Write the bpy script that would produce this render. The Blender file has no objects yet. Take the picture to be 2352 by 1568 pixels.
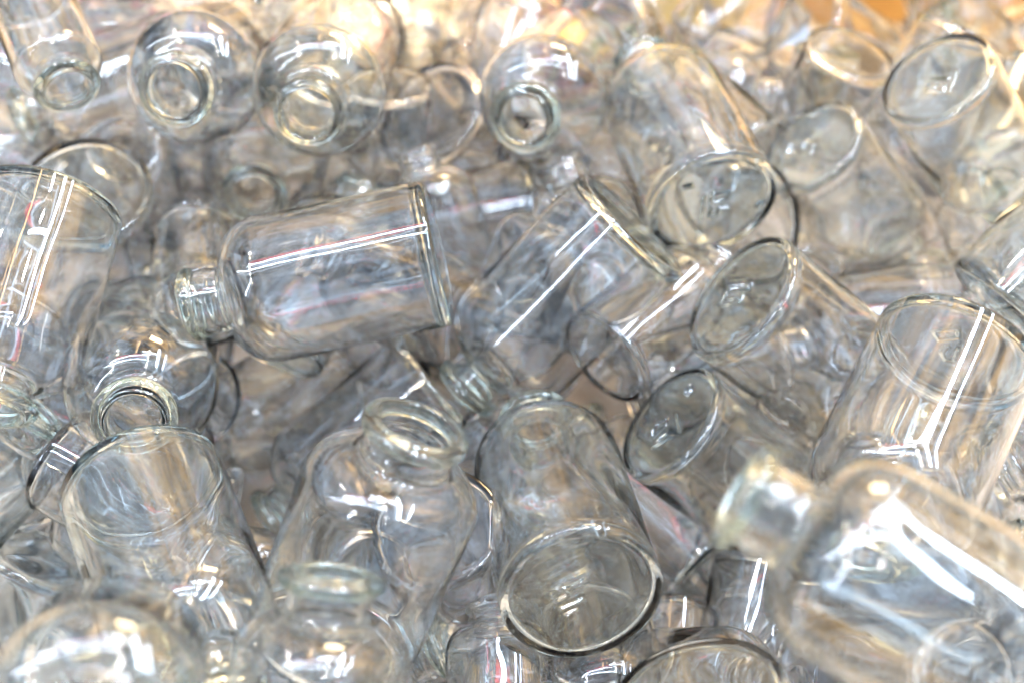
import bpy, math, random
import numpy as np
from mathutils import Vector, Matrix

scn = bpy.context.scene
C = scn.collection
random.seed(11)
RNG = np.random.default_rng(5)
R_ = math.radians

# ------------------------------------------------------------------ camera
PITCH = 52.0
DIST = 0.67
LENS = 50.0
IMG_W, IMG_H = 2352.0, 1568.0          # picture units used for reading positions off the photograph
FPX = IMG_W * LENS / 36.0
cam_d = bpy.data.cameras.new('camera')
cam = bpy.data.objects.new('camera', cam_d)
C.objects.link(cam)
fwd = Vector((0, math.cos(R_(PITCH)), -math.sin(R_(PITCH))))
cam_pos = -fwd * DIST
cam.location = cam_pos
cam.rotation_euler = (R_(90 - PITCH), 0, 0)
cam_d.lens = LENS
cam_d.sensor_width = 36
cam_d.clip_start = 0.02
cam_d.clip_end = 50
cam_d.dof.use_dof = True
cam_d.dof.focus_distance = 0.625
cam_d.dof.aperture_fstop = 4.0
scn.camera = cam
UP = Vector((0, math.sin(R_(PITCH)), math.cos(R_(PITCH))))
RT = Vector((1, 0, 0))

# ------------------------------------------------------------------ view, render settings
scn.view_settings.view_transform = 'Standard'
scn.view_settings.look = 'None'
scn.view_settings.exposure = 1.02
scn.view_settings.gamma = 1.0
scn.render.engine = 'CYCLES'
cy = scn.cycles
cy.max_bounces = 20
cy.transmission_bounces = 20
cy.glossy_bounces = 12
cy.diffuse_bounces = 2
cy.transparent_max_bounces = 8
cy.volume_bounces = 0
cy.caustics_reflective = True
cy.caustics_refractive = True
cy.sample_clamp_indirect = 6.0
cy.sample_clamp_direct = 0.0
cy.blur_glossy = 0.0
cy.use_denoising = True
cy.denoiser = 'OPENIMAGEDENOISE'
cy.use_adaptive_sampling = True
cy.adaptive_threshold = 0.07

# ------------------------------------------------------------------ world: the soft, mottled light of the hall around
world = bpy.data.worlds.new('World')
scn.world = world
world.use_nodes = True
wt = world.node_tree
wt.nodes.clear()
def wn(t, **k):
    n = wt.nodes.new(t)
    for a, b in k.items():
        setattr(n, a, b)
    return n
tc = wn('ShaderNodeTexCoord')
nz = wn('ShaderNodeTexNoise'); nz.inputs['Scale'].default_value = 2.6; nz.inputs['Detail'].default_value = 3.5
nz.inputs['Roughness'].default_value = 0.62; nz.inputs['Distortion'].default_value = 0.6
wt.links.new(tc.outputs['Generated'], nz.inputs['Vector'])
cr = wn('ShaderNodeValToRGB')
els = cr.color_ramp.elements
els[0].position = 0.32; els[0].color = (0.05, 0.06, 0.08, 1)
els[1].position = 0.69; els[1].color = (2.3, 2.6, 3.1, 1)
for p, c in ((0.41, (0.20, 0.22, 0.27, 1)), (0.465, (0.56, 0.62, 0.74, 1)), (0.53, (0.98, 1.12, 1.34, 1)), (0.60, (1.4, 1.7, 2.2, 1))):
    e = els.new(p); e.color = c
wt.links.new(nz.outputs['Fac'], cr.inputs['Fac'])
# warm side: the hall behind the pile is lit golden
sep = wn('ShaderNodeSeparateXYZ')
wt.links.new(tc.outputs['Generated'], sep.inputs['Vector'])
mr = wn('ShaderNodeMapRange'); mr.inputs['From Min'].default_value = 0.20; mr.inputs['From Max'].default_value = 0.70
dt = wn('ShaderNodeVectorMath', operation='DOT_PRODUCT'); dt.inputs[1].default_value = (0.55, 0.83, -0.05)
wt.links.new(tc.outputs['Generated'], dt.inputs[0])
wt.links.new(dt.outputs['Value'], mr.inputs['Value'])
nz2 = wn('ShaderNodeTexNoise'); nz2.inputs['Scale'].default_value = 7.0; nz2.inputs['Detail'].default_value = 2.0
wt.links.new(tc.outputs['Generated'], nz2.inputs['Vector'])
cr2 = wn('ShaderNodeValToRGB')
e2 = cr2.color_ramp.elements
e2[0].position = 0.36; e2[0].color = (0.34, 0.22, 0.12, 1)
e2[1].position = 0.66; e2[1].color = (4.2, 2.5, 0.95, 1)
e = e2.new(0.50); e.color = (1.55, 0.98, 0.48, 1)
wt.links.new(nz2.outputs['Fac'], cr2.inputs['Fac'])
mx = wn('ShaderNodeMix', data_type='RGBA')
wt.links.new(mr.outputs['Result'], mx.inputs[0])
hz = wn('ShaderNodeMapRange'); hz.inputs['From Min'].default_value = 0.05; hz.inputs['From Max'].default_value = 0.60
hz.inputs['To Min'].default_value = 0.05; hz.inputs['To Max'].default_value = 1.0
wt.links.new(sep.outputs['Z'], hz.inputs['Value'])
lo = wn('ShaderNodeMix', data_type='RGBA')
lo.blend_type = 'MIX'; lo.inputs[6].default_value = (0.008, 0.035, 0.045, 1)
wt.links.new(hz.outputs['Result'], lo.inputs[0]); wt.links.new(cr.outputs['Color'], mx.inputs[6])
wt.links.new(mx.outputs[2], lo.inputs[7])
wt.links.new(cr2.outputs['Color'], mx.inputs[7])
bg = wn('ShaderNodeBackground'); bg.inputs['Strength'].default_value = 1.0
wo = wn('ShaderNodeOutputWorld')
fr = wn('ShaderNodeMapRange'); fr.inputs['From Min'].default_value = -0.9; fr.inputs['From Max'].default_value = 0.1
fr.inputs['To Min'].default_value = 0.22; fr.inputs['To Max'].default_value = 1.0
wt.links.new(sep.outputs['Y'], fr.inputs['Value'])
vs = wn('ShaderNodeVectorMath', operation='SCALE')
wt.links.new(lo.outputs[2], vs.inputs[0]); wt.links.new(fr.outputs['Result'], vs.inputs['Scale'])
wt.links.new(vs.outputs['Vector'], bg.inputs['Color'])
wt.links.new(bg.outputs['Background'], wo.inputs['Surface'])
world.cycles.sampling_method = 'MANUAL'
world.cycles.sample_map_resolution = 512

# ------------------------------------------------------------------ lamps of the hall
def area(name, loc, target, sx, sy, power, col, spin=0.0, shape='RECTANGLE'):
    l = bpy.data.lights.new(name, 'AREA')
    l.shape = shape
    l.size = sx; l.size_y = sy
    l.energy = power; l.color = col
    o = bpy.data.objects.new(name, l)
    C.objects.link(o)
    d = (Vector(target) - Vector(loc)).normalized()
    o.location = loc
    zx = -d
    hx = Vector((math.cos(spin), math.sin(spin), 0))
    hx = (hx - zx * hx.dot(zx)).normalized()
    hy = zx.cross(hx)
    o.rotation_euler = Matrix((hx, hy, zx)).transposed().to_euler()
    return o
COOL = (0.66, 0.81, 1.0)
WHITE = (1.0, 0.98, 0.95)
WARM = (1.0, 0.74, 0.42)
def tube(loc, ln, spin, w=0.04, rad=80.0, col=COOL):
    area('tube_lamp', loc, (0, 0, 0), ln, w, rad * ln * w * math.pi, col, spin)
tube((-0.35, -0.28, 1.9), 1.9, R_(6))
tube((-0.30, 0.10, 1.95), 1.9, R_(14))
tube((0.55, 0.55, 1.8), 0.8, R_(6), 0.05)
tube((0.95, 0.15, 1.7), 1.9, R_(86), 0.08)
tube((1.30, 0.1, 1.6), 1.6, R_(80), 0.04)
tube((-1.4, -1.5, 1.85), 1.5, R_(45), 0.05)  # added lamp, placed to lay a streak along the slanting bottles
tube((-2.0, -0.25, 1.85), 1.0, R_(-8), 0.05)  # added lamp for a second streak on the slanting bottles
for i in range(14):                       # two rows of small round lamps running away from the viewer, a few strays
    row = i % 2
    x = (0.42 if row else -0.95) + 0.10 * RNG.random(); y = -1.2 + 0.30 * (i // 2) + .05 * RNG.random(); z = 1.7 + 0.1 * RNG.random()
    s = 0.05 + 0.03 * RNG.random()
    rad = 140.0
    area('spot_lamp', (x, y, z), (0, 0, 0), s, s, rad * s * s * math.pi, WHITE if i % 5 else WARM, 0, 'DISK')
area('golden_strip_lamp', (-0.10, 0.75, 1.7), (0, 0, 0), 0.035, 0.9, 24.0 * .028 * math.pi, (1.0, .62, .28), 0)
area('red_sign_lamp', (-0.30, 0.205, 1.95), (0, 0, 0), 1.3, 0.05, 7.0 * .065 * math.pi, (1.0, .05, .06), R_(6))
area('warm_lamp', (0.5, 1.5, 1.2), (0.1, 0.3, 0), 0.5, 0.3, 20.0, WARM)

# ------------------------------------------------------------------ materials
def new_mat(name):
    m = bpy.data.materials.new(name); m.use_nodes = True
    m.node_tree.nodes.clear()
    return m, m.node_tree
def glass_mat(name, col, dust=0.02, seed=0.0):
    m, t = new_mat(name)
    g = t.nodes.new('ShaderNodeBsdfGlass'); g.inputs['IOR'].default_value = 1.5
    g.inputs['Roughness'].default_value = 0.0; g.inputs['Color'].default_value = (*col, 1)
    df = t.nodes.new('ShaderNodeBsdfDiffuse'); df.inputs['Color'].default_value = (0.75, 0.73, 0.70, 1)
    tcn = t.nodes.new('ShaderNodeTexCoord')
    mp = t.nodes.new('ShaderNodeMapping'); mp.inputs['Scale'].default_value = (1, 1, 0.35); mp.inputs['Location'].default_value = (seed, seed, 0)
    n = t.nodes.new('ShaderNodeTexNoise'); n.inputs['Scale'].default_value = 90; n.inputs['Detail'].default_value = 2; n.inputs['Roughness'].default_value = .7
    r = t.nodes.new('ShaderNodeMapRange'); r.inputs['From Min'].default_value = .42; r.inputs['From Max'].default_value = .75
    r.inputs['To Min'].default_value = dust * .35; r.inputs['To Max'].default_value = dust * 2.6
    mix = t.nodes.new('ShaderNodeMixShader'); o = t.nodes.new('ShaderNodeOutputMaterial')
    L = t.links.new
    L(tcn.outputs['Object'], mp.inputs['Vector']); L(mp.outputs['Vector'], n.inputs['Vector'])
    L(n.outputs['Fac'], r.inputs['Value']); L(r.outputs['Result'], mix.inputs['Fac'])
    L(g.outputs['BSDF'], mix.inputs[1]); L(df.outputs['BSDF'], mix.inputs[2]); L(mix.outputs['Shader'], o.inputs['Surface'])
    return m
GLASS = [glass_mat('clear_glass', (0.985, 0.994, 0.998), .002, 0.0),
         glass_mat('faint_green_glass', (0.978, 0.991, 0.992), .003, 3.1),
         glass_mat('faint_grey_glass', (0.979, 0.988, 0.995), .005, 7.7)]
LIPGLASS = glass_mat('thick_green_glass', (0.93, 0.968, 0.955), .002, 5.0)
BASEGLASS = glass_mat('thick_teal_glass', (0.945, 0.975, 0.98), .001, 9.0)
def plain_glass(name, col):
    m, t = new_mat(name)
    g = t.nodes.new('ShaderNodeBsdfGlass'); g.inputs['IOR'].default_value = 1.5
    g.inputs['Roughness'].default_value = 0.0; g.inputs['Color'].default_value = (*col, 1)
    o = t.nodes.new('ShaderNodeOutputMaterial')
    t.links.new(g.outputs['BSDF'], o.inputs['Surface'])
    return m
PLAIN = [plain_glass('bare_clear_glass', (0.986, 0.994, 0.998)), plain_glass('bare_greenish_glass', (0.980, 0.992, 0.993)), plain_glass('bare_greyish_glass', (0.981, 0.989, 0.996))]
def rough_mat(name, c1, c2, scale, rough=.7, bump=.3, stretch=(1, 1, 1)):
    m, t = new_mat(name)
    L = t.links.new
    b = t.nodes.new('ShaderNodeBsdfPrincipled'); b.inputs['Roughness'].default_value = rough
    tcn = t.nodes.new('ShaderNodeTexCoord')
    mp = t.nodes.new('ShaderNodeMapping'); mp.inputs['Scale'].default_value = stretch
    n = t.nodes.new('ShaderNodeTexNoise'); n.inputs['Scale'].default_value = scale; n.inputs['Detail'].default_value = 5
    r = t.nodes.new('ShaderNodeValToRGB')
    r.color_ramp.elements[0].position = .35; r.color_ramp.elements[0].color = (*c1, 1)
    r.color_ramp.elements[1].position = .65; r.color_ramp.elements[1].color = (*c2, 1)
    bp = t.nodes.new('ShaderNodeBump'); bp.inputs['Strength'].default_value = bump; bp.inputs['Distance'].default_value = .002
    o = t.nodes.new('ShaderNodeOutputMaterial')
    L(tcn.outputs['Object'], mp.inputs['Vector']); L(mp.outputs['Vector'], n.inputs['Vector'])
    L(n.outputs['Fac'], r.inputs['Fac']); L(r.outputs['Color'], b.inputs['Base Color'])
    L(n.outputs['Fac'], bp.inputs['Height']); L(bp.outputs['Normal'], b.inputs['Normal'])
    L(b.outputs['BSDF'], o.inputs['Surface'])
    return m
M_BASE = rough_mat('brown_board', (0.04, 0.035, 0.03), (0.42, 0.31, 0.21), 9, .8)
M_WIRE = rough_mat('grey_wire_metal', (0.30, 0.32, 0.36), (0.42, 0.44, 0.48), 60, .35)
M_ORANGE = rough_mat('orange_card', (0.62, 0.27, 0.05), (0.75, 0.38, 0.09), 14, .6)
M_YELLOW = rough_mat('yellow_card', (0.72, 0.42, 0.06), (0.80, 0.52, 0.12), 14, .6)
M_PINK = rough_mat('pink_card', (0.62, 0.22, 0.18), (0.72, 0.32, 0.26), 14, .6)
M_GREEN = rough_mat('green_leaf', (0.06, 0.20, 0.03), (0.12, 0.34, 0.06), 40, .5)
M_RED = rough_mat('crimson_cloth', (0.45, 0.03, 0.09), (0.60, 0.07, 0.16), 30, .7)
M_DARK = rough_mat('dark_plastic', (0.015, 0.013, 0.017), (0.04, 0.035, 0.045), 30, .5)
def link(name, me, mat, parent=None):
    o = bpy.data.objects.new(name, me)
    C.objects.link(o)
    if mat is not None:
        if not me.materials: me.materials.append(mat)
    if parent: o.parent = parent
    return o
def tag(o, label=None, cat=None, group=None, kind=None):
    if label: o['label'] = label
    if cat: o['category'] = cat
    if group: o['group'] = group
    if kind: o['kind'] = kind

# ------------------------------------------------------------------ bottle profile (unit: body radius = 1, base at z 0)
# returns list of (r, z, part, side)   side: 0 outer, 1 inner
def profile(Lb, hs, rn, ln, rl, fine, w=0.055, sq=1.0, bead=0.0, bt=.085):
    P = []
    def a(r, z, p, s=0): P.append((max(r, 0.0006), z, p, s))
    nf = 64 if fine else 8
    for i in range(nf + 1):
        r = .86 * i / nf
        a(r, .012 - .005 * r * r, 'base')
    for r, z in ((.885, .006), (.905, .0015), (.92, 0.0)): a(r, z, 'base')
    for k in range(1, 9):
        t = k / 8 * math.pi / 2
        a(.92 + .08 * math.sin(t), .09 * (1 - math.cos(t)), 'base')
    n = int((Lb - .09) / .12)
    for i in range(1, n + 1): a(1, .09 + (Lb - .09) * i / n, 'body')
    for k in range(1, 15):
        t = k / 14 * math.pi / 2 * .93
        a(rn + .05 + (.95 - rn) * math.cos(t) ** sq, Lb + hs * math.sin(t), 'body')
    r0, z0 = P[-1][0], P[-1][1]
    zn = Lb + hs + .06
    for k in range(1, 6):
        t = k / 5
        a(r0 + (rn - r0) * (1 - (1 - t) ** 2), z0 + (zn - z0) * t ** 1.5, 'neck')
    nn = max(3, int(ln / .06))
    if bead: nn = 12
    for i in range(1, nn + 1): a(rn + bead * math.exp(-((i / nn - .45) / .13) ** 2), zn + ln * i / nn, 'neck')
    zl = zn + ln
    bh = .085
    for k in range(1, 12):
        t = k / 12 * math.pi
        a(rn + (rl - rn) * math.sin(t) ** .7, zl + bh * (1 - math.cos(t)), 'lip')
    ri = rn - .085
    zt = zl + 2 * bh
    for k in range(0, 7):
        t = k / 6 * math.pi
        a((rn + ri) / 2 + (rn - ri) / 2 * math.cos(t), zt + .03 * math.sin(t), 'lip')
    for i in range(1, 3): a(ri, zt + (zl - zt) * i / 2, 'lip', 1)
    for i in range(1, nn + 1): a(ri, zl + (zn - zl) * i / nn, 'neck', 1)
    w2 = w
    r_end = rn + .05 + (.95 - rn) * math.cos(math.pi / 2 * .93) ** sq
    for k in range(14, 0, -1):
        t = k / 14 * math.pi / 2 * .93
        a(max(ri, rn + .05 - w2 + (.95 - rn) * math.cos(t) ** sq), Lb + (hs - w2) * math.sin(t) , 'body', 1)
    for i in range(n, -1, -1):
        z = .09 + (Lb - .09) * i / n
        if z > bt + .18: a(1 - w, z, 'body', 1)
    for k in range(0, 9):
        t = k / 8 * math.pi / 2
        a(1 - w - .13 * (1 - math.cos(t)), bt + .16 - .16 * math.sin(t), 'base' if k else 'body', 1)
    r1 = P[-1][0]
    nb = 7
    for i in range(1, nb + 1): a(r1 * (1 - i / nb), bt + .02 * math.sin(i / nb * math.pi / 2), 'base', 1)
    return P

def seg_dist(px, py, ax, ay, bx, by):
    vx, vy = bx - ax, by - ay
    L2 = vx * vx + vy * vy + 1e-12
    t = np.clip(((px - ax) * vx + (py - ay) * vy) / L2, 0, 1)
    return np.hypot(px - ax - t * vx, py - ay - t * vy)

def bottle_meshes(P, S, seed, wob=.012, strokes=None, taper=0.0, oval=1.0):
    """unit bottle -> dict part -> mesh, all cut from ONE closed glass surface with shared normals"""
    rng = np.random.default_rng(seed)
    K = len(P)
    r = np.array([p[0] for p in P]); z = np.array([p[1] for p in P])
    side = np.array([p[3] for p in P])
    th = np.arange(S) / S * 2 * math.pi
    Rr = np.repeat(r[:, None], S, 1); Z = np.repeat(z[:, None], S, 1)
    T = np.repeat(th[None, :], K, 0)
    dz = np.zeros_like(Z)
    Lb = max(p[1] for p in P)
    for sd, amp in ((0, wob * .42), (1, wob)):
        f = np.zeros_like(Rr)
        for j in range(9):
            k = rng.integers(0, 7); m = rng.uniform(-4.5, 4.5)
            f += rng.normal() / (1 + .25 * k) * np.sin(k * T + m * Z + rng.uniform(0, 6.28))
        mask = (side == sd)[:, None] * np.clip((Rr - .30) / .3, 0, 1)
        Rr = Rr + amp * f * mask * .7
    # inner base lumpy thickness
    f = np.zeros_like(Rr)
    for j in range(5):
        f += rng.normal() * np.sin(rng.uniform(-4, 4) * Rr * np.cos(T) + rng.uniform(-4, 4) * Rr * np.sin(T) + rng.uniform(0, 6))
    nearb = ((side == 1) & (z < .125))[:, None]
    dz += nearb * f * .010
    Rr = Rr * (1 - taper * np.clip(Z, 0, 3) / 3)
    X = Rr * np.cos(T) * oval; Y = Rr * np.sin(T)
    if strokes:
        low = (side == 0) & (z < .06) & (r < .865)
        d = np.full(X.shape, 9.0)
        for (ax, ay, bx, by) in strokes:
            d = np.minimum(d, seg_dist(X, Y, ax, ay, bx, by))
        h = 1 / (1 + np.exp((d - .015) / .0055))
        dz -= low[:, None] * h * .045
    # stipple ring of the base
    V = np.stack([X, Y, Z + dz], -1).reshape(-1, 3)
    idx = np.arange(K * S).reshape(K, S)
    nx = np.roll(idx, -1, 1)
    F = np.stack([idx[:-1], idx[1:], nx[1:], nx[:-1]], -1)      # (K-1,S,4)
    # outward orientation: outer wall travels +z with radius outward
    v0 = V[F[..., 0]]; v1 = V[F[..., 1]]; v2 = V[F[..., 2]]; v3 = V[F[..., 3]]
    fn = np.cross(v2 - v0, v3 - v1)
    mid = K // 4
    N = np.zeros_like(V)
    for c in range(4):
        np.add.at(N, F[..., c].reshape(-1), fn.reshape(-1, 3))
    # pole normals
    # decide global sign using an outer body ring
    ring = [i for i, p in enumerate(P) if p[2] == 'body' and p[3] == 0][10]
    vi = idx[ring, 0]
    if np.dot(N[vi][:2], V[vi][:2]) < 0:
        F = F[..., ::-1]; N = -N
    for ki in (0, K - 1):
        N[idx[ki]] = N[idx[ki]].sum(0)
    N /= (np.linalg.norm(N, axis=1, keepdims=True) + 1e-12)
    parts = {}
    tags = [p[2] for p in P]
    ftag = tags[1:]                     # face row i spans ring i..i+1 ; belongs to the part of ring i+1
    ftag = [tags[i + 1] if side[i + 1] == 0 else tags[i] for i in range(K - 1)]
    ftag[-1] = 'base'
    for part in ('base', 'body', 'neck', 'lip'):
        rows = [i for i in range(K - 1) if ftag[i] == part]
        f = F[rows].reshape(-1, 4)
        caps = []
        if part == 'base':
            a = idx[0]; b = idx[K - 1]
            flip = F[0, 0, 0] != idx[0, 0]
            caps = [list(a if not flip else a[::-1]), list(b[::-1] if not flip else b)]
        used = np.unique(np.concatenate([f.reshape(-1)] + [np.array(c) for c in caps]) if caps else f.reshape(-1))
        remap = -np.ones(len(V), int); remap[used] = np.arange(len(used))
        faces = remap[f].tolist() + [[int(remap[q]) for q in c] for c in caps]
        me = bpy.data.meshes.new(part)
        me.from_pydata(V[used].tolist(), [], faces)
        me.polygons.foreach_set('use_smooth', np.ones(len(me.polygons), bool))
        me.normals_split_custom_set_from_vertices(N[used].tolist())
        me.update()
        parts[part] = me
    return parts

# ------------------------------------------------------------------ the bottles one can read in the photograph
def ray(px, py):
    return (fwd + RT * ((px - IMG_W / 2) / FPX) + UP * (-(py - IMG_H / 2) / FPX)).normalized()
def basis(px, py):
    v = ray(px, py)
    r = (RT - v * RT.dot(v)).normalized()
    u = r.cross(v).normalized()
    return v, r, u

K_STD = dict(Lb=2.35, hs=.62, rn=.43, ln=.34, rl=.52)
K_LONG = dict(Lb=2.7, hs=.62, rn=.43, ln=.36, rl=.53)
K_SHORT = dict(Lb=1.9, hs=.60, rn=.44, ln=.30, rl=.54)
K_JUG = dict(Lb=2.0, hs=1.0, rn=.40, ln=.30, rl=.50)
K_VIAL = dict(Lb=2.6, hs=.40, rn=.60, ln=.25, rl=.76)
K_WIDE = dict(Lb=2.1, hs=.50, rn=.50, ln=.26, rl=.60)

# ref, px, py, Rpx, theta, e, kind, order, size, glass, strokes key, label
H = [
 ('b', 1010, 580, 170, 192,  .06, K_STD, 1, 1.0, 0, None, 'clear bottle lying on its side, base to the right, wavy white lines across its body'),
 ('b', 1455, 512, 166, 225,  .14, K_STD, 2, 1.0, 0, None, 'clear slanting bottle, base at its upper right, beside the bottle lying on its side'),
 ('b', 1640, 472, 157, 117,  .68, K_STD, 2, 1.0, 1, 'H5', 'clear bottle leaning back, round base with underlined raised numerals, right of centre top'),
 ('b', 1697, 680, 168, -38,  .50, K_STD, 2, 1.0, 0, 'H16', 'clear bottle with tilted oval base and thin raised numerals, below the barred-numeral base'),
 ('b', 1535, 968, 152, -38,  .52, K_STD, 3, .96, 1, 'H17', 'clear bottle with dark-rimmed oval base, one curly raised numeral and three short ticks'),
 ('b', 1337, 1368, 193, 105, .76, K_LONG, 0, 1.02, 1, 'H18', 'large clear bottle, round base facing the viewer at bottom centre, golden streak down its body'),
 ('m', 965, 962, 205, 68, -.45, K_WIDE, 1, 1.02, 0, None, 'open clear bottle, flared lip tilted up, just left of the large central bottle'),
 ('m', 762, 1318, 205, 84, -.22, K_WIDE, 0, .95, 0, None, 'blurred open bottle at the bottom edge, plain neck pointing straight up'),
 ('b', 325, 1105, 186, -70, -.68, K_STD, 1, 1.0, 1, None, 'upturned bottle at lower left, arched base uppermost, body running down right'),
 ('m', 308, 965, 172, -100, -.945, K_JUG, 3, 1.0, 0, None, 'round bottle above the upturned bottle, green-ringed mouth turned to the viewer'),
 ('b', 1015, 872, 150, 220,  .14, K_STD, 4, .98, 0, None, 'bottle lying slantwise under the sideways bottle, its base edge reaching the flared lip'),
 ('m', 75, 945, 150, 50, -.25, K_WIDE, 2, .9, 1, None, 'bottle at the left edge, flared lip tilted to the upper right'),
 ('b', 110, 470, 172, -108, -.48, K_WIDE, 2, 1.0, 2, 'H11', 'bottle at the left edge, oval base uppermost, body running down with faint numerals'),
 ('b', 198, 432, 150, -80,  .80, K_STD, 4, .98, 0, None, 'bottle with round thin-edged base peeping out behind the streaked left-edge base'),
 ('m', 158, 207, 98, -70, -.72, K_VIAL, 3, .62, 1, None, 'slim small vial at top left, thick open mouth turned to the viewer'),
 ('m', 400, 208, 150, -150, -.95, K_STD, 3, 1.0, 0, None, 'bottle seen straight into its mouth, leftmost of three large mouths along the top'),
 ('m', 706, 264, 150, -115, -.94, K_STD, 3, 1.0, 1, None, 'bottle seen straight into its mouth, middle of three large mouths along the top'),
 ('m', 1205, 272, 145, -135, -.94, K_STD, 3, 1.0, 0, None, 'bottle seen straight into its mouth, rightmost of three large mouths along the top'),
 ('b', 1862, 332, 128, -50,  .62, K_STD, 4, .95, 2, 'H6', 'bottle whose base with two faint numerals sits just right of the barred-numeral base'),
 ('b', 2152, 178, 136, -58,  .66, K_STD, 3, 1.0, 0, 'H7', 'bottle with round brownish base, raised eight and slash, near the top right corner'),
 ('b', 2200, 800, 190, -114, -.60, K_WIDE, 2, 1.02, 0, 'H29', 'large bottle at right, base uppermost with raised rectangle, body leaning down to the left'),
 ('b', 2312, 722, 165, 48,  .15, K_STD, 1, 1.0, 1, None, 'bottle cut off by the right edge, thick dark base corner pointing left'),
 ('m', 1705, 1135, 245, 149, -.12, K_STD, 0, .98, 1, None, 'large blurred bottle at bottom right corner, broad white streaks along its body'),
 ('b', 1645, 1310, 135, 132,  .30, K_LONG, 4, .78, 2, None, 'bottle lying between the large central base and the blurred corner bottle'),
 ('b', 1600, 1590, 210, -75,  .62, K_STD, 2, 1.0, 0, None, 'bottle with broad teal arched base edge rising from the bottom edge, right of centre'),
 ('m', 190, 1700, 245, -110, -.975, K_STD, 0, 1.0, 1, None, 'blurred bottle in the bottom left corner, white dots round its shoulder'),
 ('b', 95, 1275, 140, 245,  .40, K_STD, 4, .84, 2, None, 'dull bottle at the left edge, half hidden behind the upturned bottle'),
 ('m', 960, 125, 60, -100, -.70, K_VIAL, 4, .5, 1, None, 'little green-tinged vial mouth between the middle and rightmost top mouths'),
 ('m', 582, 452, 138, -110, -.90, K_STD, 5, 1.0, 0, None, 'bottle above the sideways bottle, mouth turned to the viewer under the two left top mouths'),
 ('b', 1245, 500, 140, 190,  .08, K_STD, 5, 1.0, 0, None, 'bottle lying behind the sideways bottle, squarish base corner below the rightmost top mouth'),
 ('b', 440, 640, 115, -95,  .72, K_STD, 6, .78, 2, None, 'bottle base arc showing left of the sideways bottle\'s neck'),
 ('m', 2240, 450, 118, -110, -.70, K_WIDE, 4, .8, 1, None, 'small bottle with dark open neck below the raised-eight base'),
 ('m', 2320, 300, 120, -60, -.80, K_STD, 5, .85, 0, None, 'bottle at the right edge with ring mouth, right of the raised-eight base'),
 ('b', 1570, 925, 150, -20,  .66, K_STD, 6, 1.0, 1, None, 'bottle rim arching just behind the curly-numeral base'),
 ('b', 1985, 520, 150, 120,  .70, K_STD, 5, 1.0, 0, None, 'bottle below the faint-numeral base, round end dotted with small white reflections'),
 ('b', 1800, 960, 140, 140,  .72, K_STD, 6, 1.0, 0, None, 'bottle with rounded end outward between the thin-numeral base and raised-rectangle base'),
 ('m', 1010, 1480, 150, 25, -.25, K_STD, 3, .9, 0, None, 'bottle neck lying between the plain-neck bottle and large central base'),
 ('b', 205, 105, 112, 110,  .55, K_WIDE, 6, .9, 2, None, 'bottle with dark interior behind the slim vial at top left'),
 ('b', 1900, 120, 75, -105,  .30, K_LONG, 5, .55, 0, None, 'slender small bottle standing at top right before the orange carton'),
 ('m', 2300, 1230, 110, 150, -.40, K_STD, 4, .68, 1, None, 'small bottle neck at the right edge above the blurred corner bottle'),
 ('b', 2330, 1050, 130, 80,  .40, K_STD, 5, .82, 2, None, 'bottle body at the right edge beside the raised-rectangle base'),
 ('b', 1440, 75, 110, 60, .35, K_STD, 6, .9, 0, None, 'bottle at the top edge right of centre, before the yellow carton'),
 ('b', 620, 40, 120, 160, .25, K_STD, 6, .95, 0, None, 'bottle lying along the top edge above the middle top mouth'),
 ('b', 2130, 20, 120, 20, .4, K_STD, 6, .95, 0, None, 'bottle at the top edge just left of the raised-eight base'),
 ('m', 30, 270, 120, 200, -.3, K_STD, 5, .85, 0, None, 'small bottle lump at the left edge under the slim vial'),
 ('b', 60, 720, 150, 240, .4, K_STD, 6, .95, 2, None, 'murky bottle at the left edge below the streaked left base'),
 ('b', 860, 460, 120, 100, .5, K_STD, 7, .95, 0, None, 'bottle showing dimly behind the upper side of the sideways bottle'),
 ('b', 1085, 150, 80, 15, .05, K_STD, 6, .85, 0, None, 'golden-lit bottle under the top edge, beside the little vial mouth'),
 ('b', 880, 1520, 130, -30, .5, K_STD, 5, .78, 0, None, 'bottle wedged low between the plain-neck bottle and its right neighbour'),
 ('b', 1230, 1585, 130, -150, .5, K_STD, 5, .78, 2, None, 'bottle at the bottom edge under the large central base'),
 ('b', 30, 1440, 130, 20, .30, K_STD, 6, .76, 0, None, 'bottle at the left edge just above the blurred bottom left corner bottle'),
 ('m', 1600, 1180, 120, 100, -.2, K_STD, 7, .84, 2, None, 'bottle deep between the curly-numeral base and the wedged bottle beneath it'),
 ('b', 620, 800, 130, 60, .3, K_STD, 7, .84, 0, None, 'bottle deep under the sideways bottle, right of the green-ringed mouth'),
]
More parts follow.
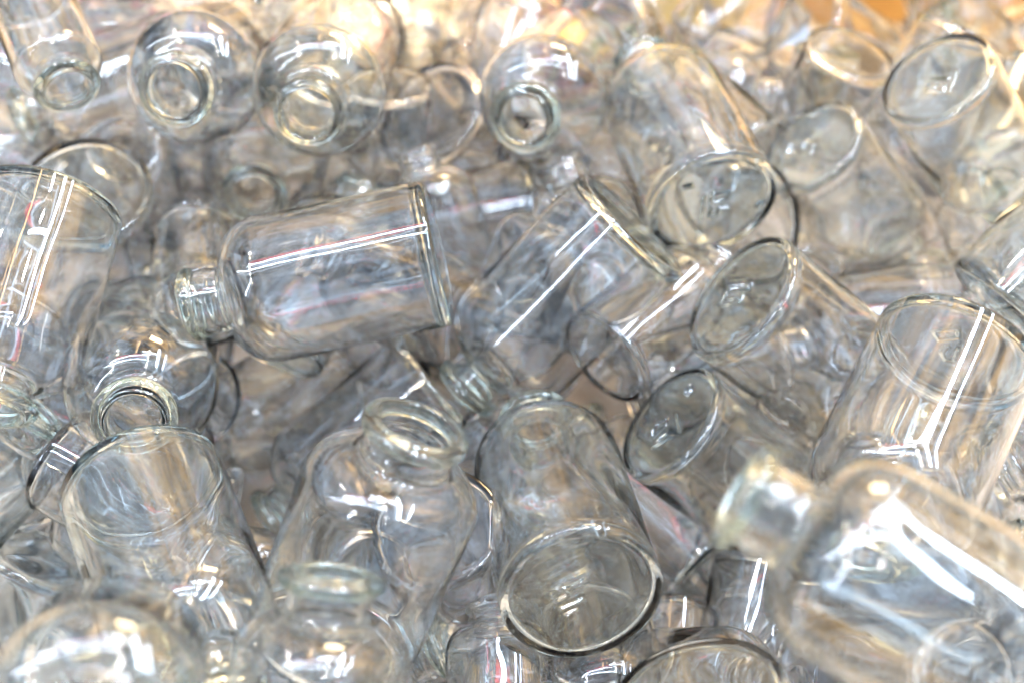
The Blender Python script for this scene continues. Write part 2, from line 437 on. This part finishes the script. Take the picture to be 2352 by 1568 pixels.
SHORT = ['the sideways bottle', 'the slanting bottle', 'the barred-numeral base', 'the thin-numeral oval base', 'the curly-numeral oval base', 'the large central base', 'the flared-lip bottle', 'the plain-neck bottle', 'the upturned bottle', 'the green-ringed mouth', 'the slantwise lower bottle', 'the left-edge lip', 'the streaked left base', 'the peeping round base', 'the slim vial', 'the leftmost top mouth', 'the middle top mouth', 'the rightmost top mouth', 'the faint-numeral base', 'the raised-eight base', 'the raised-rectangle base', 'the right-edge base corner', 'the blurred corner bottle', 'the wedged bottle', 'the teal arched edge', 'the bottom-left corner bottle', 'the dull left bottle', 'the little vial mouth', 'the mouth above centre-left', 'the squarish base corner', 'the small base arc', 'the dark open neck', 'the right-edge ring mouth', 'the arching rim', 'the dotted round end', 'the rounded end', 'the lying neck', 'the dark-filled bottle', 'the slender bottle', 'the right-edge small neck', 'the right-edge body', 'the knobby top bottle', 'the top-edge lying bottle', 'the top-edge dashed bottle', 'the left-edge lump', 'the murky left bottle', 'the dim upper bottle', 'the golden-lit bottle', 'the low wedged bottle', 'the bottom-edge bottle', 'the low left bottle', 'the deep right bottle', 'the deep left bottle']
def crop(ox, oy, s, pts):
    k = IMG_W / 2560.0
    return [[((x / s + ox) * k, (y / s + oy) * k) for x, y in line] for line in pts]
MARKS = {
 'H5': crop(1640, 380, 5.6, [[(680, 620), (630, 940)], [(760, 700), (775, 590), (1035, 550), (995, 655), (820, 690)], [(1010, 760), (880, 780), (850, 880), (795, 895)], [(770, 800), (735, 900), (790, 935)], [(390, 480), (490, 455)], [(400, 510), (500, 490)], [(1400, 750), (1470, 700)], [(1480, 720), (1530, 690)]]),
 'H7': crop(2200, 60, 6.03, [[(1180, 690), (1050, 1040)], [(690, 960), (770, 900), (860, 920), (810, 1010), (700, 1020), (690, 960)], [(860, 920), (980, 930), (930, 1040), (820, 1030)], [(770, 830), (1040, 820), (1020, 860)]]),
 'H6': crop(1880, 250, 7.84, [[(1000, 830), (800, 850), (680, 1110), (760, 1110), (850, 1000)], [(1000, 960), (1070, 800), (1230, 820), (1150, 1080), (1000, 1070)], [(1100, 240), (1010, 330)], [(1340, 180), (1310, 300)], [(1220, 220), (1140, 310), (1230, 300)]]),
 'H16': crop(1690, 600, 5.6, [[(830, 610), (600, 920)], [(830, 710), (880, 600), (950, 610), (900, 700), (1020, 700), (1080, 600)], [(670, 920), (780, 910), (850, 830), (750, 840)], [(950, 780), (880, 890)], [(300, 930), (150, 1080)], [(180, 1110), (290, 1060)], [(200, 1150), (310, 1120)]]),
 'H17': crop(1540, 920, 6.03, [[(540, 1010), (640, 830), (780, 780), (740, 880), (640, 960), (560, 1060)], [(560, 1200), (850, 1030)], [(900, 700), (950, 950)], [(640, 1100), (760, 960)], [(1040, 350), (1120, 250)], [(1050, 385), (1165, 260)], [(1085, 405), (1170, 310)]]),
 'H18': crop(1260, 1320, 4.9, [[(600, 800), (650, 880), (790, 790), (720, 730), (900, 660), (980, 610)], [(700, 970), (960, 860)], [(760, 1050), (880, 990)]]),
 'H29': crop(2150, 720, 4.75, [[(890, 500), (1170, 480), (1180, 570), (950, 600), (890, 500)], [(1060, 660), (990, 740), (1030, 830), (1130, 840), (1190, 700)]]),
 'H11': crop(0, 380, 5.23, [[(500, 600), (570, 580), (620, 620), (700, 640)], [(500, 650), (740, 830)], [(820, 720), (880, 730), (860, 790), (940, 780)]]),
}

R0 = 0.0350
def place(h, s):
    ref, px, py, Rpx, th, e, kd, order, size = h[:9]
    R = R0 * size * s
    v, r, u = basis(px, py)
    e_ = max(-.98, min(.98, e))
    a = (r * math.cos(R_(th)) + u * math.sin(R_(th))) * math.sqrt(1 - e_ * e_) + v * e_
    Lt = (kd['Lb'] + kd['hs'] + .06 + kd['ln'] + .17) * R
    d = FPX * R / Rpx / v.dot(fwd)
    if ref == 'm':
        d += e_ * Lt * .55
        m = cam_pos + v * d
        b = m - a * Lt
    else:
        b = cam_pos + v * d
    return b, a.normalized(), R, Lt
def spheres(b, a, R, kd):
    out = []
    Lb = kd['Lb']
    n = 4
    for i in range(n):
        z = .75 + (Lb + .15 - .75) * i / (n - 1)
        out.append((b + a * (z * R), R * .93))
    out.append((b + a * ((Lb + kd['hs'] + .25) * R), R * kd['rl']))
    return out
NH = len(H)
sc = [1.0] * NH
# nominal scale so that bottle centres lie near the sloping top of the pile
for it in range(160):
    sph = []
    for i, h in enumerate(H):
        b, a, R, Lt = place(h, sc[i])
        sph.append(spheres(b, a, R, h[6]))
    ds = [0.0] * NH
    for i in range(NH):
        for j in range(i + 1, NH):
            pen = 0
            for (p, rp) in sph[i]:
                for (q, rq) in sph[j]:
                    t = rp + rq - (p - q).length
                    if t > pen: pen = t
            if pen > 0.002:
                k = .25 * pen / .65
                oi, oj = H[i][7], H[j][7]
                if oi == oj: continue
                f, g = (i, j) if oi < oj else (j, i)
                ds[f] -= k * .5; ds[g] += k
    for i in range(NH):
        sc[i] += max(-.02, min(.02, ds[i])) - .01 * (sc[i] - 1)
        sc[i] = max(.84, min(1.30, sc[i]))
placed = []
hero_sph = []
for i, h in enumerate(H):
    b, a, R, Lt = place(h, sc[i])
    placed.append((b, a, R, Lt)); hero_sph.append(spheres(b, a, R, h[6]))
    print('HERO', i, 'scale %.2f R %.4f base z %.3f mid z %.3f' % (sc[i], R, b.z, (b + a * Lt * .5).z))

PARTMAT = {'lip': LIPGLASS}
def bottle_frame(b, a, R, xhint):
    x = (xhint - a * xhint.dot(a)).normalized()
    y = a.cross(x).normalized()
    M = Matrix.Identity(4)
    for k in range(3):
        M[k][0] = x[k] * R; M[k][1] = y[k] * R; M[k][2] = a[k] * R; M[k][3] = b[k]
    return M
def make_bottle(parts, M, gi, label, group, name='glass_bottle', vial=False, dusty=True):
    root = bpy.data.objects.new(name, None)
    C.objects.link(root)
    root.empty_display_size = .01
    # keep the scale in the parts' root so copies can share meshes
    root.matrix_world = M
    tag(root, label, 'vial' if vial else 'bottle', group)
    for k, me in parts.items():
        link(k, me, (LIPGLASS if k == 'lip' else BASEGLASS if k == 'base' else GLASS[gi]) if dusty else PLAIN[gi], root)
    return root
for i, h in enumerate(H):
    ref, px, py, Rpx, th, e, kd, order, size, gi, mk, label = h
    b, a, R, Lt = placed[i]
    M = bottle_frame(b, a, R, RT if abs(a.dot(RT)) < .9 else UP)
    strokes = None
    if mk:
        Mi = M.inverted()
        o = Mi @ cam_pos
        strokes = []
        for line in MARKS[mk]:
            q = []
            for (x, y) in line:
                p = Mi @ (cam_pos + ray(x, y))
                d = p - o
                t = (.015 - o.z) / d.z
                q.append((o.x + d.x * t, o.y + d.y * t))
            for (x0, y0), (x1, y1) in zip(q[:-1], q[1:]):
                if max(math.hypot(x0, y0), math.hypot(x1, y1)) < .86: strokes.append((x0, y0, x1, y1))
    vr = random.Random(i * 7 + 1)
    P = profile(kd['Lb'], kd['hs'] * vr.uniform(.88, 1.12), kd['rn'] * vr.uniform(.93, 1.05), kd['ln'] * vr.uniform(.85, 1.15), kd['rl'] * vr.uniform(.97, 1.05),
                bool(strokes), w=vr.uniform(.038, .055), sq=vr.uniform(.85, 1.15), bead=vr.choice((0, 0, 0, .02)), bt=vr.uniform(.055, .10))
    parts = bottle_meshes(P, 192 if strokes else 112, 100 + i, .009, strokes)
    make_bottle(parts, M, gi, label, 'clear glass bottles heaped in the pile', 'glass_vial' if kd is K_VIAL else 'glass_bottle', kd is K_VIAL)

# ------------------------------------------------------------------ more bottles underneath, seen through and between the others
lib = []
for k, kd in enumerate((K_STD, K_SHORT, K_JUG, K_WIDE)):
    P = profile(kd['Lb'], kd['hs'], kd['rn'], kd['ln'], kd['rl'], False, bead=(0, .03, 0, .03)[k])
    lib.append((kd, bottle_meshes(P, 96, 900 + k, .011)))
allsph = [s for L_ in hero_sph for s in L_]
rng = random.Random(4)
nfill = 0
def proj(p):
    d = p - cam_pos
    z = d.dot(fwd)
    return IMG_W / 2 + FPX * d.dot(RT) / z, IMG_H / 2 - FPX * d.dot(UP) / z, z
hero_px = [[proj(q) + (rq,) for q, rq in L_] for L_ in hero_sph]
fillers = []
for ps, (zc, tries, slack) in enumerate(((-.03, 5000, .80), (-.06, 6000, .80), (-.10, 7000, .80), (-.15, 7000, .80), (-.05, 7000, .70), (-.09, 7000, .68), (-.14, 6000, .70))):
    for t in range(tries):
        kd, parts = rng.choice(lib)
        R = R0 * (rng.uniform(.82, 1.05) if ps < 4 else rng.uniform(.66, .85))
        c = Vector((rng.uniform(-.38, .38), rng.uniform(-.28, .40), zc + rng.uniform(-.02, .015)))
        a = Vector((rng.gauss(0, 1), rng.gauss(0, 1), rng.gauss(0, .6))).normalized()
        b = c - a * 1.6 * R
        sp = spheres(b, a, R, kd)
        if min(p.z for p, _ in sp) < -.245 or max(p.y for p, _ in sp) > .40: continue
        cx, cyy, cz = proj(b + a * (1.5 * R))
        if cx < -60 or cx > IMG_W + 60 or cyy > IMG_H + 60: continue
        if max(p.y for p, _ in sp) > .33 - .25 * max(0, c.x) and c.x > -.03: continue
        bad = False
        for p, rp in sp:
            for q, rq in allsph:
                if (p - q).length < (rp + rq) * slack: bad = True; break
            if bad: break
        if bad: continue
        for p, rp in sp:                 # a lower bottle never lies in front of one read off the photograph
            x, y, z = proj(p)
            for hi, L_ in enumerate(hero_px):
                if ps >= 4 and H[hi][7] >= 5: continue
                for x2, y2, z2, rq in L_:
                    if z < z2 and math.hypot(x - x2, y - y2) < FPX * (rp + rq * .55) / z: bad = True; break
                if bad: break
            if bad: break
        if bad: continue
        allsph += sp
        M = bottle_frame(b, a, R, Vector((rng.gauss(0, 1), rng.gauss(0, 1), rng.gauss(0, 1))))
        e_ = a.dot((b - cam_pos).normalized())
        end = 'base outward' if e_ > .45 else 'mouth outward' if e_ < -.45 else 'side showing'
        # nearest two readable bottles in the picture name its place
        near = sorted(range(NH), key=lambda q: math.hypot(hero_px[q][1][0] - cx, hero_px[q][1][1] - cyy))[:2]
        av = Vector((a.dot(RT), a.dot(UP)))
        ang = abs(math.degrees(math.atan2(av.y, av.x))) % 180
        lie = 'level' if ang < 25 or ang > 155 else 'upright' if 65 < ang < 115 else 'slanting'
        lab = 'buried %s bottle, %s, between %s and %s' % (lie, end, SHORT[near[0]], SHORT[near[1]])
        make_bottle(parts, M, rng.choice((0, 1, 2)), lab, 'clear glass bottles heaped in the pile', dusty=False)
        nfill += 1
print('FILL', nfill)

# ------------------------------------------------------------------ basket floor, wires, things behind
import bmesh
def box_mesh(name, sx, sy, sz, bev=.002):
    bm = bmesh.new()
    bmesh.ops.create_cube(bm, size=1)
    bmesh.ops.scale(bm, vec=(sx, sy, sz), verts=bm.verts)
    bmesh.ops.bevel(bm, geom=bm.edges[:], offset=bev, segments=2, affect='EDGES')
    me = bpy.data.meshes.new(name); bm.to_mesh(me); bm.free()
    return me
def sheet(name, x0, x1, y0, y1, z, n=1):
    bm = bmesh.new()
    vs = [bm.verts.new(v) for v in ((x0, y0, z), (x1, y0, z), (x1, y1, z), (x0, y1, z))]
    bm.faces.new(vs)
    me = bpy.data.meshes.new(name); bm.to_mesh(me); bm.free()
    return me
g = link('ground', sheet('ground', -3, 3, -2, 3, -.285), M_BASE); tag(g, 'brown board surface under and behind the heap of bottles', 'surface', kind='structure')

M_TAN = rough_mat('tan_board', (0.50, 0.30, 0.13), (0.74, 0.50, 0.26), 7, .6)
t2 = link('table', sheet('table', -1.6, 1.6, .46, 2.2, -.216), M_TAN); tag(t2, 'warm tan table top beyond the rack', 'table', kind='structure')
root = bpy.data.objects.new('wire_basket', None); C.objects.link(root); root.location = (0, .44, -.21)
tag(root, 'grey wire rack side rising behind the pile at the top edge', 'rack')
def wire(p0, p1, r=.0028, parent=root, name='wire'):
    bm = bmesh.new()
    v = Vector(p1) - Vector(p0)
    bmesh.ops.create_cone(bm, cap_ends=True, segments=12, radius1=r, radius2=r, depth=v.length)
    bmesh.ops.transform(bm, matrix=Matrix.Translation((Vector(p0) + Vector(p1)) / 2) @ v.to_track_quat('Z', 'Y').to_matrix().to_4x4(), verts=bm.verts)
    for f in bm.faces: f.smooth = True
    me = bpy.data.meshes.new(name); bm.to_mesh(me); bm.free()
    return link(name, me, M_WIRE, parent)
for k in range(-9, 10):
    wire((k * .05 - .0, 0, 0), (k * .05, 0, .34), name='upright_wire')
wire((-.48, .006, .34), (.48, .006, .34), .004, name='top_rail')
wire((-.48, .006, .02), (.48, .006, .02), .004, name='bottom_rail')

def carton(name, label, x, y, z, s, mat, rz=0.0):
    r = bpy.data.objects.new(name, None); C.objects.link(r); r.location = (x, y, z); r.rotation_euler = (0, 0, rz)
    tag(r, label, 'carton')
    body = link('body', box_mesh('body', *s), mat, r); body.location = (0, 0, s[2] / 2)
    lid = link('lid', box_mesh('lid', s[0] * 1.03, s[1] * 1.03, .012), mat, r); lid.location = (0, 0, s[2] + .0062)
carton('carton', 'yellow-orange carton behind the rack at the top edge, just right of centre', .13, .55, -.214, (.10, .16, .14), M_YELLOW, .1)
carton('carton', 'salmon pink carton beside the yellow one behind the rack', .045, .50, -.214, (.06, .12, .10), M_PINK, -.1)
carton('carton', 'wide orange carton behind the rack towards the top right', .33, .58, -.214, (.20, .18, .13), M_ORANGE, -.05)
carton('carton', 'dark carton behind the rack at top left', -.42, .57, -.214, (.20, .18, .12), M_DARK, .08)
carton('carton', 'crimson carton behind the rack beyond the slim vial at top left', -.33, .52, -.214, (.05, .1, .14), M_RED, .3)
def leafy(x, y, z, label):
    r = bpy.data.objects.new('leafy_sprig', None); C.objects.link(r); r.location = (x, y, z)
    tag(r, label, 'sprig')
    bm = bmesh.new()
    rg = random.Random(int(x * 1000))
    for k in range(26):
        az = rg.uniform(0, 6.28); el = rg.uniform(.1, 1.2); L = rg.uniform(.02, .04)
        base = Vector((rg.gauss(0, .008), rg.gauss(0, .008), rg.uniform(.02, .09)))
        d = Vector((math.cos(az) * math.cos(el), math.sin(az) * math.cos(el), math.sin(el)))
        s = d.cross(Vector((0, 0, 1))).normalized() * L * .28
        n = d.cross(s).normalized() * .002
        a0 = bm.verts.new(base); b0 = bm.verts.new(base + d * L * .5 + s + n); c0 = bm.verts.new(base + d * L); d0 = bm.verts.new(base + d * L * .5 - s + n)
        m0 = bm.verts.new(base + d * L * .5 - n * 2)
        for tri in ((a0, b0, m0), (b0, c0, m0), (c0, d0, m0), (d0, a0, m0)): bm.faces.new(tri)
    me = bpy.data.meshes.new('leaves'); bm.to_mesh(me); bm.free()
    link('leaves', me, M_GREEN, r)
    bm = bmesh.new(); bmesh.ops.create_cone(bm, cap_ends=True, segments=10, radius1=.003, radius2=.002, depth=.1)
    bmesh.ops.translate(bm, vec=(0, 0, .05), verts=bm.verts)
    me = bpy.data.meshes.new('stem'); bm.to_mesh(me); bm.free()
    link('stem', me, M_GREEN, r)
leafy(.19, .465, -.13, 'green sprig of leaves behind the slender small bottle at top right')
leafy(.27, .47, -.13, 'green sprig of leaves behind the bottle with white dashes near the raised-eight base')

# warm bulbs (small ones added for sparkle) and two glittering garlands behind the heap
m_b, t_b = new_mat('glowing_bulb')
em = t_b.nodes.new('ShaderNodeEmission'); em.inputs['Color'].default_value = (1.0, .86, .62, 1); em.inputs['Strength'].default_value = 9
ob = t_b.nodes.new('ShaderNodeOutputMaterial'); t_b.links.new(em.outputs[0], ob.inputs['Surface'])
m_g, t_g = new_mat('gold_foil')
pb = t_g.nodes.new('ShaderNodeBsdfPrincipled'); pb.inputs['Base Color'].default_value = (.95, .66, .28, 1); pb.inputs['Metallic'].default_value = 1; pb.inputs['Roughness'].default_value = .28
og = t_g.nodes.new('ShaderNodeOutputMaterial'); t_g.links.new(pb.outputs[0], og.inputs['Surface'])
def at_depth(px, py, y):
    r = ray(px, py); return cam_pos + r * ((y - cam_pos.y) / r.y)
def bulb(px, py, y, rad, label):
    r = bpy.data.objects.new('light_bulb', None); C.objects.link(r); r.location = at_depth(px, py, y)
    tag(r, label, 'bulb', 'small glowing bulbs behind the heap')
    bm = bmesh.new(); bmesh.ops.create_uvsphere(bm, u_segments=20, v_segments=14, radius=rad)
    for v in bm.verts:
        if v.co.z > 0: v.co.z *= 1.35
    for f in bm.faces: f.smooth = True
    me = bpy.data.meshes.new('globe'); bm.to_mesh(me); bm.free(); link('globe', me, m_b, r)
    bm = bmesh.new(); bmesh.ops.create_cone(bm, cap_ends=True, segments=16, radius1=rad * .5, radius2=rad * .42, depth=rad)
    bmesh.ops.translate(bm, vec=(0, 0, rad * 1.7), verts=bm.verts)
    me = bpy.data.meshes.new('socket'); bm.to_mesh(me); bm.free(); link('socket', me, M_WIRE, r)
bulb(885, 6, .42, .0075, 'round glowing bulb at the top edge, above the middle top mouth')
bulb(1500, 30, .50, .004, 'tiny glowing bulb added for sparkle at the top edge before the yellow carton')
bulb(2010, 40, .50, .005, 'small glowing bulb added for sparkle at the top edge before the orange carton')
bulb(560, 12, .50, .005, 'small glowing bulb added for sparkle at the top edge, between the leftmost and middle top mouths')
def garland(px, py, y, label, seed):
    rg = random.Random(seed)
    o = at_depth(px, py, y)
    r = bpy.data.objects.new('gold_garland', None); C.objects.link(r); r.location = o
    tag(r, label, 'garland', 'gold garlands hanging behind the heap')
    bm = bmesh.new()
    for k in range(420):
        c = Vector((rg.gauss(0, .010), rg.gauss(0, .008), rg.uniform(-.07, .10)))
        u = Vector((rg.gauss(0, 1), rg.gauss(0, 1), rg.gauss(0, 1))).normalized(); w = u.orthogonal().normalized()
        L = rg.uniform(.002, .0045)
        n = u.cross(w) * .0003
        q = [c + u * L, c + w * L * .4, c - u * L, c - w * L * .4]
        a = [bm.verts.new(p + n) for p in q]; b = [bm.verts.new(p - n) for p in q]
        bm.faces.new(a); bm.faces.new(b[::-1])
        for i in range(4): bm.faces.new((a[i], b[i], b[(i + 1) % 4], a[(i + 1) % 4]))
    me = bpy.data.meshes.new('foil_flakes'); bm.to_mesh(me); bm.free(); link('foil_flakes', me, m_g, r)
    wire((0, 0, -.07), (0, 0, .10), .0012, r, 'cord')
garland(1075, 40, .40, 'gold glittering garland hanging at the top edge, above the little vial mouth', 1)
garland(1230, 20, .41, 'gold glittering garland hanging at the top edge, above the rightmost top mouth', 2)
garland(1700, 30, .42, 'gold glittering garland hanging at the top edge, above the barred-numeral base', 3)
